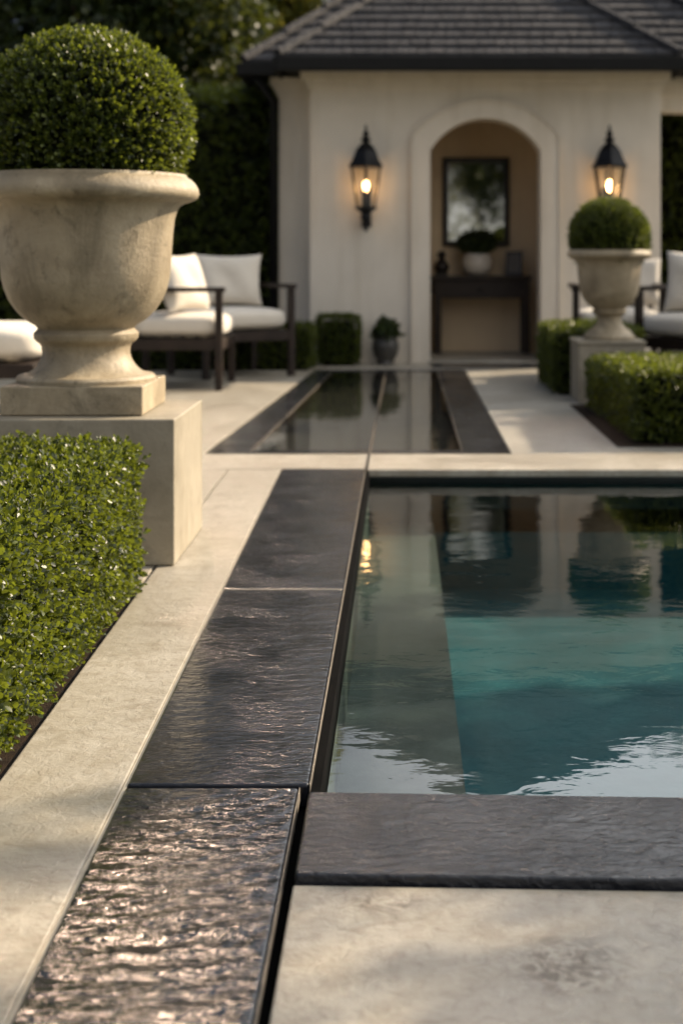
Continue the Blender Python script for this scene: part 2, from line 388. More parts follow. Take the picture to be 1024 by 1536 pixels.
def sprigs(P, N, leaf, per=7, rg=rng, up=.35, jit=.5, simple=False):
    """little twigs standing on a surface, each with opposite pairs of leaves"""
    n = len(P)
    a = nz(N + np.array([0, 0, up]) + rg.normal(0, jit, (n, 3)))
    u = nz(np.cross(a, rg.normal(0, 1, (n, 3)))); v = np.cross(a, u)
    L = leaf * rg.uniform(.6, 1.3, n)
    pos, ax, nr, sz = [], [], [], []
    for j in range(per):
        t = j / max(per - 1, 1)
        ph = (j // 2) * (math.pi / 2) + (j % 2) * math.pi + rg.uniform(-.4, .4, n)
        rad = u * np.cos(ph)[:, None] + v * np.sin(ph)[:, None]
        op = rg.uniform(.55, 1.15, n) * (1.0 - .45 * t)
        d = a * np.cos(op)[:, None] + rad * np.sin(op)[:, None]
        pos.append(P + a * (L * 1.6 * (t - .55))[:, None]); ax.append(d)
        nr.append(nz(a * np.sin(op)[:, None] - rad * np.cos(op)[:, None] + rg.normal(0, .18, (n, 3))))
        sz.append(L * rg.uniform(.75, 1.15, n) * (1 - .25 * t))
    A = [np.concatenate(q) for q in (pos, ax, nr, sz)]
    return leaves(*A, T=SV if simple else LV, F=SF if simple else LF)

def wob(P, f=6.0, s=0.0):
    return (np.sin(P[:, 0] * f + s) * np.cos(P[:, 1] * f * 1.13 + 1.7 * s) + np.sin(P[:, 2] * f * 1.3 + .6 * s + P[:, 0] * 2)) * .5

def box_core(x0, x1, y0, y1, z0, z1):
    m = MB().box(x0, x1, y0, y1, z0, z1)
    return np.array(m.v), np.concatenate([np.array(f) for f in m.f]), np.array([len(f) for f in m.f])

def hedge(name, label, x0, x1, y0, y1, h, leaf, dens, group, faces='tlrfb', per=7, rough=.012, rnd=.03, seed=1, simple=False, z0=0.02):
    """clipped box hedge: leafy twigs over a dark twiggy core"""
    rg = np.random.default_rng(seed); Ps = []; Ns = []
    cx, cy = (x0 + x1) / 2, (y0 + y1) / 2
    def put(n, f):
        n = int(n * dens); a = rg.uniform(0, 1, n); b = rg.uniform(0, 1, n); P, N = f(a, b); Ps.append(P); Ns.append(np.tile(np.array(N, float), (n, 1)))
    W, D = x1 - x0, y1 - y0; K = lambda v, n: np.full(n, v)
    if 't' in faces: put(W * D, lambda a, b: (np.stack([x0 + W * a, y0 + D * b, K(h, len(a))], 1), (0, 0, 1)))
    if 'l' in faces: put(h * D, lambda a, b: (np.stack([K(x0, len(a)), y0 + D * a, z0 + (h - z0) * b], 1), (-1, 0, 0)))
    if 'r' in faces: put(h * D, lambda a, b: (np.stack([K(x1, len(a)), y0 + D * a, z0 + (h - z0) * b], 1), (1, 0, 0)))
    if 'f' in faces: put(h * W, lambda a, b: (np.stack([x0 + W * a, K(y0, len(a)), z0 + (h - z0) * b], 1), (0, -1, 0)))
    if 'b' in faces: put(h * W, lambda a, b: (np.stack([x0 + W * a, K(y1, len(a)), z0 + (h - z0) * b], 1), (0, 1, 0)))
    P = np.concatenate(Ps); N = np.concatenate(Ns)
    # round the arrises and let the clipped face wander
    c = np.array([cx, cy, (h + z0) / 2]); hw = np.array([W / 2, D / 2, 10.0]); q = P - c
    hz = h - c[2]
    ex = np.stack([np.maximum(np.abs(q[:, 0]) - (W / 2 - rnd), 0) * np.sign(q[:, 0]), np.maximum(np.abs(q[:, 1]) - (D / 2 - rnd), 0) * np.sign(q[:, 1]), np.maximum(q[:, 2] - (hz - rnd), 0)], 1)
    ln = np.linalg.norm(ex, axis=1, keepdims=True); k = np.where(ln > rnd, rnd / np.maximum(ln, 1e-9), 1.0)
    P = P - ex * (1 - k); N = nz(np.where(ln > 1e-6, ex + .15 * rnd * N, N))
    P = P + N * (wob(P, 7, seed) * rough + rg.normal(0, rough * .75, len(P)))[:, None]
    P[:, 2] = np.maximum(P[:, 2], z0)
    ch = [sprigs(P, N, leaf, per, rg, simple=simple), box_core(x0 + leaf * 1.6, x1 - leaf * 1.6, y0 + leaf * 1.6, y1 - leaf * 1.6, 0.0, h - leaf * 1.7)]
    o = link_mesh(name, fast_mesh(name, ch, [0, 1]), [M['leaf'], M['leaf_in']])
    return tag(o, label, 'hedge', group)

def ball(name, label, c, r, leaf, n, seed, group, zmin=-.8, per=7, simple=False):
    rg = np.random.default_rng(seed)
    N = nz(rg.normal(0, 1, (int(n * 1.6), 3))); N = N[N[:, 2] > zmin][:n]
    P = N * (r - leaf * .9 + wob(N * r, 9, seed)[:, None] * r * .02 + rg.normal(0, leaf * .38, (len(N), 1)))
    m = MB().lathe([(max(.002, (r - leaf * 2.1) * math.cos(a)), (r - leaf * 2.1) * math.sin(a)) for a in np.linspace(-1.2, 1.56, 16)], 32)
    core = (np.array(m.v), np.concatenate([np.array(f) for f in m.f]), np.array([len(f) for f in m.f]))
    o = link_mesh(name, fast_mesh(name, [sprigs(P, N, leaf, per, rg, up=.2, jit=.35, simple=simple), core], [0, 1]), [M['leaf'], M['leaf_in']])
    o.location = c
    return tag(o, label, 'topiary', group)

def tree(name, label, x, y, h, cz, rad, n, leaf, seed, mat='leaf_far', group='garden trees', clusters=46, trunk=.16, fill=.5):
    """trunk with limbs, crown of leaf sprays gathered in clumps"""
    rg = np.random.default_rng(seed); t = thing(name, label, 'tree', (x, y, 0), 0, group)
    tr = MB(); top = cz + rad[2] * .35
    tr.tube([(0, 0, -.1), (.05, .02, top * .35), (-.04, .05, top * .7), (0, 0, top)], [trunk * 1.25, trunk, trunk * .75, trunk * .3], 10)
    for i in range(7):
        a = rg.uniform(0, 6.28); z = top * rg.uniform(.4, .85); e = (math.cos(a) * rad[0] * .75, math.sin(a) * rad[1] * .75, min(z + rad[2] * rg.uniform(.2, .6), cz + rad[2] * .8))
        tr.tube([(0, 0, z), (e[0] * .5, e[1] * .5, z + (e[2] - z) * .35), e], [trunk * .5, trunk * .3, trunk * .1], 6)
    tr.build('trunk', M['bark'], t, smooth=True)
    C = nz(rg.normal(0, 1, (clusters, 3))) * (rg.uniform(0, 1, (clusters, 1)) ** fill) * .86
    cr = rg.uniform(.2, .42, clusters); id_ = rg.choice(clusters, n, p=cr ** 2 / (cr ** 2).sum())
    D = nz(rg.normal(0, 1, (n, 3))); P = C[id_] + D * (cr[id_] * rg.uniform(.35, 1, n) ** .5)[:, None]
    P = P * np.array(rad) + np.array([0, 0, cz])
    P = P[P[:, 2] > .1]; n = len(P); D = D[:n]
    me = fast_mesh('crown', [sprigs(P, D, leaf, 5, rg, up=.1, jit=.8, simple=True)])
    link_mesh('crown', me, M[mat], t)
    return t

# ---- soft furnishings -------------------------------------------------
def cushion_mesh(w, d, h, p=5.0, n=28):
    """plump box cushion: a superellipsoid, origin at its underside"""
    m = MB(); sg = lambda c, e: math.copysign(abs(c) ** e, c)
    prof = np.linspace(-math.pi / 2, math.pi / 2, n); ang = np.linspace(0, 2 * math.pi, 2 * n, endpoint=False); e = 2 / p
    vs = []; fs = []
    for a in prof:
        for b in ang:
            ca = sg(math.cos(a), .55); vs.append((w / 2 * ca * sg(math.cos(b), e), d / 2 * ca * sg(math.sin(b), e), h / 2 * (1 + sg(math.sin(a), .55))))
    k = len(ang)
    for i in range(n - 1):
        for j in range(k): fs.append((i * k + j, i * k + (j + 1) % k, (i + 1) * k + (j + 1) % k, (i + 1) * k + j))
    return m.add(vs, fs)

def pillow_mesh(w, h, t, n=22, seed=0):
    """scatter cushion standing in XZ, face to -Y; edges pulled in, corners pointed"""
    m = MB(); rg = random.Random(seed); vs = []; fs = []
    for side in (-1, 1):
        for i in range(n + 1):
            for j in range(n + 1):
                u, v = i / n * 2 - 1, j / n * 2 - 1
                x = w / 2 * u * (1 - .09 * (1 - v * v)); z = h / 2 * v * (1 - .09 * (1 - u * u))
                y = side * t / 2 * (max(0, (1 - u ** 4)) * max(0, (1 - v ** 4))) ** .55
                y += .012 * math.sin(5 * u + 3 * v + seed) * (1 - u * u) * (1 - v * v)
                vs.append((x, y, z + h / 2))
    k = (n + 1) ** 2
    for s_ in (0, 1):
        for i in range(n):
            for j in range(n):
                a = s_ * k + i * (n + 1) + j; q = (a, a + n + 1, a + n + 2, a + 1)
                fs.append(q if s_ == 0 else q[::-1])
    return m.add(vs, fs)

# ------------------------------------------------------------------ the setting
def struct(o, label, cat): return tag(o, label, cat, None, 'structure')

g = MB()
B = 600; hx0, hx1, hy0, hy1 = -9, 9, -3, 20
g.add([(-B, -B, -.06), (B, -B, -.06), (B, B, -.06), (-B, B, -.06), (hx0, hy0, -.06), (hx1, hy0, -.06), (hx1, hy1, -.06), (hx0, hy1, -.06)],
      [(0, 1, 5, 4), (1, 2, 6, 5), (2, 3, 7, 6), (3, 0, 4, 7)])
struct(g.build('ground', M['grass']), 'dark lawn and planted ground around the terrace', 'ground')

# limestone paving, laid round the pool and the reflecting channel
PX0, PX1, PY0, PY1 = -.155, 3.7, 2.50, 6.97
p = MB()
p.slab([(-9, 4.45), (-.800, 4.45), (-.823, 6.90), (-9, 6.90)], -.3, 0)             # terrace beyond the box hedge
p.slab([(-9, 6.904), (-.168, 6.904), (-.168, 7.44), (-9, 7.44)], -.3, 0)
p.slab([(-9, 7.444), (-1.012, 7.444), (-.772, 13.1), (-9, 13.1)], -.3, 0)
p.slab([(-9, 13.104), (9, 13.104), (9, 20), (-9, 20)], -.3, 0)
p.slab([(-9, -3), (-1.95, -3), (-1.95, 4.446), (-9, 4.446)], -.3, 0)
struct(p.build('terrace_paving', M['deck'], bevel=.003), 'sunlit pale limestone terrace on the left of the channel', 'paving')
p = MB()
p.slab([(.556, 7.444), (9, 7.444), (9, 13.1), (.556, 13.1)], -.3, 0)
p.slab([(PX1 + .0, -3), (9, -3), (9, 7.44), (PX1 + .0, 7.44)], -.3, 0)
struct(p.build('shaded_paving', M['deck_cool'], bevel=.003), 'greyer limestone paving crossed by soft shadows between channel and hedges', 'paving')

# front right slab and left strip
o = MB().slab([(-.174, .3), (3.695, .3), (3.695, 2.185), (-.174, 2.335)], -.05, 0.0).build('paving_slab', M['marked'], bevel=.004)
struct(o, 'pale limestone slab with brown shell marks in front of the pool', 'paving slab')
o = MB().slab([(-.738, .3), (-.500, .3), (-.574, 6.896), (-.818, 6.896)], -.06, 0.0).build('paving_strip', M['deck'], bevel=.004)
struct(o, 'long pale limestone strip between the box hedge and the dark slabs', 'paving strip')
o = MB().slab([(-.4985, .3), (-.4925, .3), (-.5645, 6.896), (-.5725, 6.896)], -.05, -.0015).build('paving_joint', M['joint'])
struct(o, 'thin pale joint along the dark slabs', 'joint')
o = MB().slab([(-.492, .2), (-.176, .2), (-.176, 6.9), (-.564, 6.9)], -.08, -.045).build('slab_bed', M['mortar'])
struct(o, 'dark bedding under the slate slabs', 'bedding')
o = MB().slab([(-.176, .2), (3.69, .2), (3.69, 2.48), (-.176, 2.48)], -.09, -.052).build('coping_bed', M['mortar'])
struct(o, 'dark bedding under the front coping', 'bedding')

# planting soil
o = MB().slab([(-1.94, -2.5), (-.742, .3), (-.808, 4.440), (-1.94, 4.440)], -.12, -.012).build('soil_bed', M['soil'])
struct(o, 'dark bark soil under the near box hedge', 'soil')
o = MB().slab([(1.13, 7.70), (4.2, 7.70), (4.2, 9.9), (1.13, 9.9)], -.01, .005).build('soil_bed', M['soil'])
struct(o, 'dark soil under the box hedges on the right', 'soil')

# far pool coping: one long stone with a nose over the water
o = MB().slab([(-.164, 6.885), (PX1 - .004, 6.885), (PX1 - .004, 7.44), (-.164, 7.44)], -.034, 0.0).build('far_coping', M['deck'], bevel=.005)
struct(o, 'long pale limestone coping over the far edge of the pool', 'coping')

# pool shell
s = MB(); d = -.58; led = -.27; lx = .150
s.add([(lx, PY0, d), (PX1, PY0, d), (PX1, PY1, d), (lx, PY1, d)], [(0, 1, 2, 3)])
s.add([(lx, PY0, d), (lx, PY1, d), (lx, PY1, led), (lx, PY0, led)], [(0, 1, 2, 3)])
s.add([(lx, PY1, d), (PX1, PY1, d), (PX1, PY1, -.2), (lx, PY1, -.2)], [(0, 1, 2, 3)])
s.add([(PX1, PY0, d), (PX1, PY1, d), (PX1, PY1, -.2), (PX1, PY0, -.2)], [(3, 2, 1, 0)])
s.add([(lx, PY0, d), (PX1, PY0, d), (PX1, PY0, -.2), (lx, PY0, -.2)], [(3, 2, 1, 0)])
pool = thing('swimming_pool', 'long teal plastered swimming pool beside the dark slabs', 'pool', (0, 0, 0)); pool['kind'] = 'structure'
s.build('basin', M['pool'], pool)
s = MB()
s.add([(PX0, PY0, led), (lx, PY0, led), (lx, PY1, led), (PX0, PY1, led)], [(0, 1, 2, 3)])
s.add([(PX0, PY0, led), (PX0, PY1, led), (PX0, PY1, -.085), (PX0, PY0, -.085)], [(3, 2, 1, 0)])
s.build('ledge', M['ledge'], pool)
s = MB()
s.box(-.1735, PX1, PY1, PY1 + .05, -.31, -.036)
s.box(lx - .3, PX1, PY0 - .015, PY0 - .001, -.2, -.03)
s.build('waterline_band', M['tile'], pool)
MB().box(-.1735, PX0, PY0, 6.884, -.11, -.012).build('lip', M['mortar'], pool)
wm = MB(); wz = -.060
wm.add([(PX0, PY0, wz), (PX1, PY0, wz), (PX1, PY1, wz), (PX0, PY1, wz)], [(0, 1, 2, 3)])
struct(wm.build('pool_water', M['water']), 'rippled clear water filling the teal pool', 'water')

# reflecting channel: slate border, shallow dark basin, still water, a metal strip down the middle
b = MB(); cn0, cn1 = 7.448, 13.098
qL = lambda y: -1.010 + (y - 7.45) * (.24 / 5.65)
iL = lambda y: -.786 + (y - 7.45) * (.184 / 5.65)
b.slab([(qL(cn0), cn0), (iL(cn0) - .006, cn0), (iL(cn1) - .006, cn1), (qL(cn1), cn1)], -.2, -.004)
b.slab([(.312, cn0), (.552, cn0), (.552, cn1), (.312, cn1)], -.2, -.004)
b.slab([(iL(cn0), cn0), (.306, cn0), (.306, 7.62), (iL(7.62), 7.62)], -.2, -.004)
b.slab([(iL(12.95), 12.95), (.306, 12.95), (.306, cn1), (iL(cn1), cn1)], -.2, -.004)
struct(b.build('channel_border', M['slate_far'], bevel=.003), 'wet dark slate border framing the reflecting channel', 'border')
b = MB(); b.slab([(.26, 13.2), (1.42, 13.2), (1.42, 13.52), (.26, 13.52)], .001, .014)
struct(b.build('door_slab', M['slate_far'], bevel=.003), 'dark slate slab across the front of the arched doorway', 'paving')
b = MB(); b.add([(-.80, 7.6, -.07), (.31, 7.6, -.07), (.31, 12.97, -.07), (-.80, 12.97, -.07)], [(0, 1, 2, 3)])
struct(b.build('channel_basin', M['ledge']), 'dark shallow floor of the reflecting channel', 'basin')
b = MB(); b.add([(iL(7.62), 7.62, -.010), (.306, 7.62, -.010), (.306, 12.95, -.010), (iL(12.95), 12.95, -.010)], [(0, 1, 2, 3)])
struct(b.build('channel_water', M['water2']), 'still dark water in the reflecting channel mirroring the house', 'water')
b = MB(); b.slab([(-.176, 6.9), (-.1665, 6.9), (-.140, 13.0), (-.149, 13.0)], -.06, .002)
b.slab([(.3065, cn0 + .1), (.3115, cn0 + .1), (.3115, 12.96), (.3065, 12.96)], -.06, -.003)
b.slab([(iL(cn0 + .1) - .0055, cn0 + .1), (iL(cn0 + .1) - .0005, cn0 + .1), (iL(12.96) - .0005, 12.96), (iL(12.96) - .0055, 12.96)], -.06, -.003)
struct(b.build('edging_strip', M['steel']), 'thin metal strips edging and dividing the reflecting channel', 'edging')

# ------------------------------------------------------------------ slate slabs along the pool
eL = lambda y: -.4915 - .0114 * (y - .3)
def slate(y0, y1, xr, label, mat='slate'):
    o = MB().slab([(eL(y0), y0), (xr, y0), (xr, y1), (eL(y1), y1)], -.042, 0.004).build('slate_slab', M[mat], bevel=.006, seg=3)
    return tag(o, label, 'paving slab', 'dark slate slabs along the pool')
struct(MB().slab([(eL(4.396) + .004, 4.3965), (-.179, 4.3965), (-.179, 4.4015), (eL(4.4) + .004, 4.4015)], -.04, .0025).build('slab_joint', M['joint']), 'pale joint between two dark slabs', 'joint')
slate(.4, 2.752, -.1935, 'wet dark slate slab with golden glare, nearest the bottom edge', 'slate_wet')
slate(2.768, 4.395, -.1755, 'dark rippled slate slab beside the pale water corner, middle of the row')
slate(4.403, 6.892, -.1755, 'long dull slate slab ending at the reflecting channel coping')
struct(MB().slab([(-.1750, 2.768), (-.1734, 2.768), (-.1734, 6.885), (-.1750, 6.885)], -.02, .0035).slab([(-.1930, .4), (-.1913, .4), (-.1913, 2.752), (-.1930, 2.752)], -.02, .0035).build('edge_highlight_strip', M['rim']), 'thin pale strip for the edge highlight on the pool side of the dark slabs', 'edging')  # highlight along the slabs' worn edge, painted as a pale strip
o = MB().slab([(-.172, 2.340), (3.69, 2.195), (3.69, 2.545), (-.172, 2.699)], -.05, .016).build('slate_coping', M['slate_dry'], bevel=.006, seg=3)
tag(o, 'broad dark slate coping stone across the near edge of the pool', 'coping stone')

# ------------------------------------------------------------------ box hedges
HG = 'clipped box hedges'
hedge('box_hedge', 'large sunlit box hedge in the left corner beside the pale strip', -1.75, -.800, 1.5, 4.40, .445, .0185, 3600, HG, 'trfb', 8, .015, .03, 3)
hedge('box_hedge', 'box hedge with glinting top at the right edge, beside the pool coping', 1.245, 2.6, 7.80, 9.02, .375, .022, 2600, HG, 'tlf', 7, .012, .035, 4)
hedge('box_hedge', 'low box hedge hiding the lower front of the small pedestal', 1.235, 2.5, 9.06, 9.72, .335, .022, 2200, HG, 'tlf', 7, .012, .035, 5)
hedge('box_hedge', 'box hedge left of the small pedestal, nearest the doorway', 1.115, 1.75, 10.62, 11.9, .47, .022, 2200, HG, 'tlf', 7, .012, .035, 6)
hedge('box_hedge', 'long low box hedge behind the two left lounge chairs', -3.0, -.80, 12.9, 13.36, .385, .022, 2000, HG, 'trf', 7, .012, .035, 8)
hedge('box_hedge', 'small dark box hedge against the house wall beside the little planter', -.76, -.41, 13.42, 13.74, .44, .022, 2200, HG, 'trlf', 7, .012, .035, 9)

# ------------------------------------------------------------------ left urn on its pedestal
ux, uy, pt = -1.089, 5.06, .475
o = MB().box(-1.443, -.735, 4.735, 5.40, 0.002, pt).build('pedestal', M['pedestal'], bevel=.006, seg=3)
tag(o, 'big square limestone pedestal behind the large left hedge', 'pedestal')
def zz(y): return 1 - (y - 385) / 436
prof = [(.235, .0), (.236, .012), (.231, .02), (.226, .023)] + [(r, zz(y) - .572) for y, r in
        [(561, .203), (555, .182), (549, .168), (540, .155), (530, .148), (520, .151), (515, .157), (512, .168), (507, .177), (500, .178), (496, .170), (493, .163),
         (488, .172), (480, .203), (472, .223), (464, .239), (449, .262), (433, .276), (417, .285), (390, .290), (355, .295), (330, .301), (316, .310), (309, .320), (305, .336), (303, .352)]]
prof += [(r, zz(y) - .572) for y, r in [(301, .366), (297, .380), (291, .386), (283, .383), (275, .372), (269, .358), (266, .346), (264, .344), (262, .340)]] + [(.315, zz(263) - .572), (.305, zz(275) - .572), (.30, zz(285) - .572)]
urn = thing('stone_urn', 'large weathered stone urn holding the big clipped ball on the left', 'urn', (ux, uy, pt + .002))
MB().box(-.235, .235, -.235, .235, 0, .096).build('plinth', M['cast'], urn, bevel=.005, seg=3)
MB().lathe([(r, z + .0965) for r, z in prof], 96).build('bowl', M['cast'], urn, smooth=True, auto=35)
ball('box_ball', 'big glossy clipped box ball in the large left urn', (ux + .0, uy, 1.432), .361, .0185, 7000, 21, 'clipped box balls')

# right urn, smaller and bell shaped
rx, ry = 1.447, 10.25
o = MB().box(1.205, 1.655, 10.0, 10.5, .002, .40)
o.box(1.195, 1.665, 9.99, 10.51, .4015, .425)
o = o.build('pedestal', M['pedestal'], bevel=.005); tag(o, 'small limestone pedestal behind the low hedge on the right', 'pedestal')
def zr(y): return 1 - (y - 385) / 214 - .428
pr = [(.178, 0), (.180, .018), (.172, .026)] + [(r, zr(y)) for y, r in [(496, .150), (491, .120), (486, .096), (480, .084), (474, .088), (471, .104), (468, .118), (465, .120), (463, .112),
      (461, .118), (456, .148), (449, .176), (440, .198), (428, .211), (415, .218), (402, .222), (394, .229), (390, .240), (388, .262), (386, .280), (382, .292), (378, .290), (375, .280), (374, .270)]] + [(.24, zr(378))]
urn2 = thing('stone_urn', 'small bell shaped stone urn on the right pedestal under the lantern', 'urn', (rx, ry, .427))
MB().lathe(pr, 72).build('bowl', M['cast'], urn2, smooth=True, auto=35)
ball('box_ball', 'small clipped box ball in the right urn, overlapping the lantern', (rx, ry, 1.135), .282, .017, 4200, 22, 'clipped box balls')

# ------------------------------------------------------------------ pool house
H = thing('pool_house', 'cream stucco pool house with arched doorway and dark hipped roof', 'house', (0, 13.8, 0))
fx0, fx1, ox0, ox1, sp, cr_, top = -.866, 2.43, .263, 1.300, 2.00, 2.305, 2.74
def arc(x0, x1, z0, z1, n=20):
    c = (x0 + x1) / 2; hw = (x1 - x0) / 2; ri = z1 - z0; Rr = (hw * hw + ri * ri) / (2 * ri)
    a0 = math.asin(min(1, hw / Rr)); return [(c + Rr * math.sin(a), z1 - Rr + Rr * math.cos(a)) for a in np.linspace(-a0, a0, n + 1)]
A = arc(ox0, ox1, sp, cr_)
m = MB()
def wallquad(m, pts, y0, y1):       # polygon in XZ (ccw from the front), extruded y0..y1
    n = len(pts); m.add([(x, y0, z) for x, z in pts] + [(x, y1, z) for x, z in pts],
        [tuple(range(n)), tuple(range(2 * n - 1, n - 1, -1))] + [((i + 1) % n, i, n + i, n + (i + 1) % n) for i in range(n)])
wallquad(m, [(fx0, 0), (ox0, 0), (ox0, sp), (ox0, top), (fx0, top)], 0, .3)
wallquad(m, [(ox1, 0), (fx1, 0), (fx1, top), (ox1, top), (ox1, sp)], 0, .3)
for (a, b) in zip(A[:-1], A[1:]): wallquad(m, [a, b, (b[0], top), (a[0], top)], 0, .3)
m.box(fx0, fx0 + .3, .301, 2.4, 0, top); m.box(fx1 - .3, fx1, .301, 2.4, 0, top)
m.build('wall', M['stucco'], H)
m = MB()
m.box(-1.2, fx0 - .002, .5, .8, 0, top); m.box(-1.2, -.9, .801, 4.4, 0, top)
m.box(-.898, fx0 + .3, 4.1, 4.4, 0, top)
m.build('wing_wall', M['stucco'], H)
MB().box(fx1 + .002, 3.45, .5, .8, 2.42, top).build('lintel', M['stucco'], H)
MB().box(3.15, 3.45, .52, .78, 0, 2.418).build('pillar', M['stucco'], H)
# moulded architrave
O = arc(.098, 1.465, 2.13, 2.462); I2 = [(x, z) for x, z in A]
m = MB()
wallquad(m, [(.098, .0), (ox0 - .0, .0), (ox0, sp), (.098, 2.13)], -.035, -.001); wallquad(m, [(ox1, 0), (1.465, 0), (1.465, 2.13), (ox1, sp)], -.035, -.001)
for i in range(20): wallquad(m, [I2[i], I2[i + 1], O[i + 1], O[i]], -.035, -.001)
for f in ((.080, 1.483, 2.135, 2.487),):
    O2 = arc(*f)
    wallquad(m, [(.080, 0), (.0965, 0), (.0965, 2.13), (.080, 2.135)], -.052, -.001); wallquad(m, [(1.4665, 0), (1.483, 0), (1.483, 2.135), (1.4665, 2.13)], -.052, -.001)
    for i in range(20): wallquad(m, [(O[i][0], O[i][1] + .0015), (O[i + 1][0], O[i + 1][1] + .0015), O2[i + 1], O2[i]], -.052, -.001)
m.build('door_surround', M['trim'], H, bevel=.003)
# cornice, stepped
m = MB()
for k, (z0, z1, pj) in enumerate(((2.58, 2.625, .025), (2.6265, 2.68, .05), (2.6815, 2.75, .085))):
    m.box(fx0 - pj, fx1 + pj, -pj, .2, z0, z1)
    m.box(-1.2 - pj, fx0 - pj - .002, .5 - pj, .7, z0 - .006, z1 - .006); m.box(fx1 + pj + .002, 3.5 + pj, .5 - pj, .7, z0 - .006, z1 - .006)
m.build('cornice', M['trim'], H, bevel=.006)
# alcove
m = MB(); ax0, ax1, ay0, ay1, az = .16, 1.40, .301, 1.42, 2.5
m.add([(ax0, ay1, 0), (ax1, ay1, 0), (ax1, ay1, az), (ax0, ay1, az)], [(0, 1, 2, 3)])
m.add([(ax0, ay0, 0), (ax0, ay1, 0), (ax0, ay1, az), (ax0, ay0, az)], [(0, 1, 2, 3)])
m.add([(ax1, ay0, 0), (ax1, ay1, 0), (ax1, ay1, az), (ax1, ay0, az)], [(3, 2, 1, 0)])
m.add([(ax0, ay0, az), (ax1, ay0, az), (ax1, ay1, az), (ax0, ay1, az)], [(3, 2, 1, 0)])
m.build('alcove', M['alcove'], H)
MB().box(ox0 - .02, ox1 + .02, -.06, 1.41, .002, .022).build('threshold', M['deck_cool'], H, bevel=.003)

# hipped roofs laid in courses of shakes
def hip_roof(m, caps, x0, x1, y0, z, slope, n, seed, depth):
    rg = random.Random(seed); hw = min((x1 - x0), depth) / 2
    st = hw / n; cs = 1 / math.sqrt(1 + slope * slope)
    def plane(f, L):                # f(u, t) -> point for along-eave u and inward t ; L eave length
        for i in range(n):
            t0, t1 = i * st, (i + 1) * st + st * .08
            u = t0 - rg.uniform(0, .2)
            while u < L - t0:
                wd = rg.uniform(.09, .2); a, b = max(u, t0), min(u + wd - .008, L - t0)
                if b - a > .01:
                    a1, b1 = min(max(a, t1), L - t1), max(min(b, L - t1), t1)
                    lift = .038 + rg.uniform(-.003, .003)
                    q = [f(a, t0), f(b, t0), f(b1, t1), f(a1, t1)]; nzv = Vector((0, 0, 1))
                    lo = [Vector(q[0]) + nzv * (lift - .03), Vector(q[1]) + nzv * (lift - .03)]; hi = [Vector(q[0]) + nzv * lift, Vector(q[1]) + nzv * lift, Vector(q[2]) + nzv * .004, Vector(q[3]) + nzv * .004]
                    m.add(lo + hi, [(0, 1, 3, 2), (2, 3, 4, 5)])
                u += wd
    y1 = y0 + depth
    zt = lambda t: z + slope * t
    plane(lambda u, t: (x0 + u, y0 + t, zt(t)), x1 - x0)
    plane(lambda u, t: (x0 + t, y1 - u, zt(t)), depth)
    plane(lambda u, t: (x1 - t, y0 + u, zt(t)), depth)
    plane(lambda u, t: (x1 - u, y1 - t, zt(t)), x1 - x0)
    m.add([(x0 + .02, y0 + .02, z - .02), (x1 - .02, y0 + .02, z - .02), (x1 - .02, y1 - .02, z - .02), (x0 + .02, y1 - .02, z - .02), (x0 + hw, y0 + hw, zt(hw) - .03), (x1 - hw, y0 + hw, zt(hw) - .03), (x1 - hw, y1 - hw, zt(hw) - .03), (x0 + hw, y1 - hw, zt(hw) - .03)],
          [(0, 1, 5, 4), (1, 2, 6, 5), (2, 3, 7, 6), (3, 0, 4, 7), (3, 2, 1, 0)])
    for (cx, cy, sx, sy) in ((x0, y0, 1, 1), (x1, y0, -1, 1), (x0, y1, 1, -1), (x1, y1, -1, -1)):
        k = int(hw / .34)
        for i in range(k):
            a, b = hw * i / k, hw * (i + 1.12) / k
            caps.tube([(cx + sx * a, cy + sy * a, zt(a) + .03), (cx + sx * b, cy + sy * b, zt(b) + .012)], [.052, .046], 8)
rf = MB(); cp = MB()
hip_roof(rf, cp, -1.13, 2.53, -.5, 2.82, .797, 15, 1, 3.66)
hip_roof(rf, cp, -1.52, 3.66, .2, 2.86, .83, 21, 2, 5.18)
rf_o = rf.build('roof', M['roof'], H)
cp.build('hip_cap', M['roof'], H)
m = MB()
m.box(-1.13, 2.55, -.56, -.44, 2.69, 2.815); m.box(-1.17, -1.132, -.56, .14, 2.69, 2.815); m.box(2.552, 2.59, -.56, .14, 2.69, 2.815)
m.box(-1.1, 2.52, -.438, .45, 2.752, 2.775)
m.box(-1.58, -1.172, .14, .26, 2.73, 2.85); m.box(2.592, 3.72, .14, .26, 2.73, 2.85); m.box(-1.58, -1.50, .262, 5.3, 2.73, 2.85); m.box(-1.5, -1.102, .262, .9, 2.80, 2.82); m.box(2.53, 3.6, .262, .9, 2.80, 2.82)
m.build('gutter', M['gutter'], H, bevel=.012)
MB().tube([(-1.40, .25, 2.72), (-1.25, .42, 2.5), (-1.25, .44, .02)], .04, 12).build('downpipe', M['gutter'], H, smooth=True)

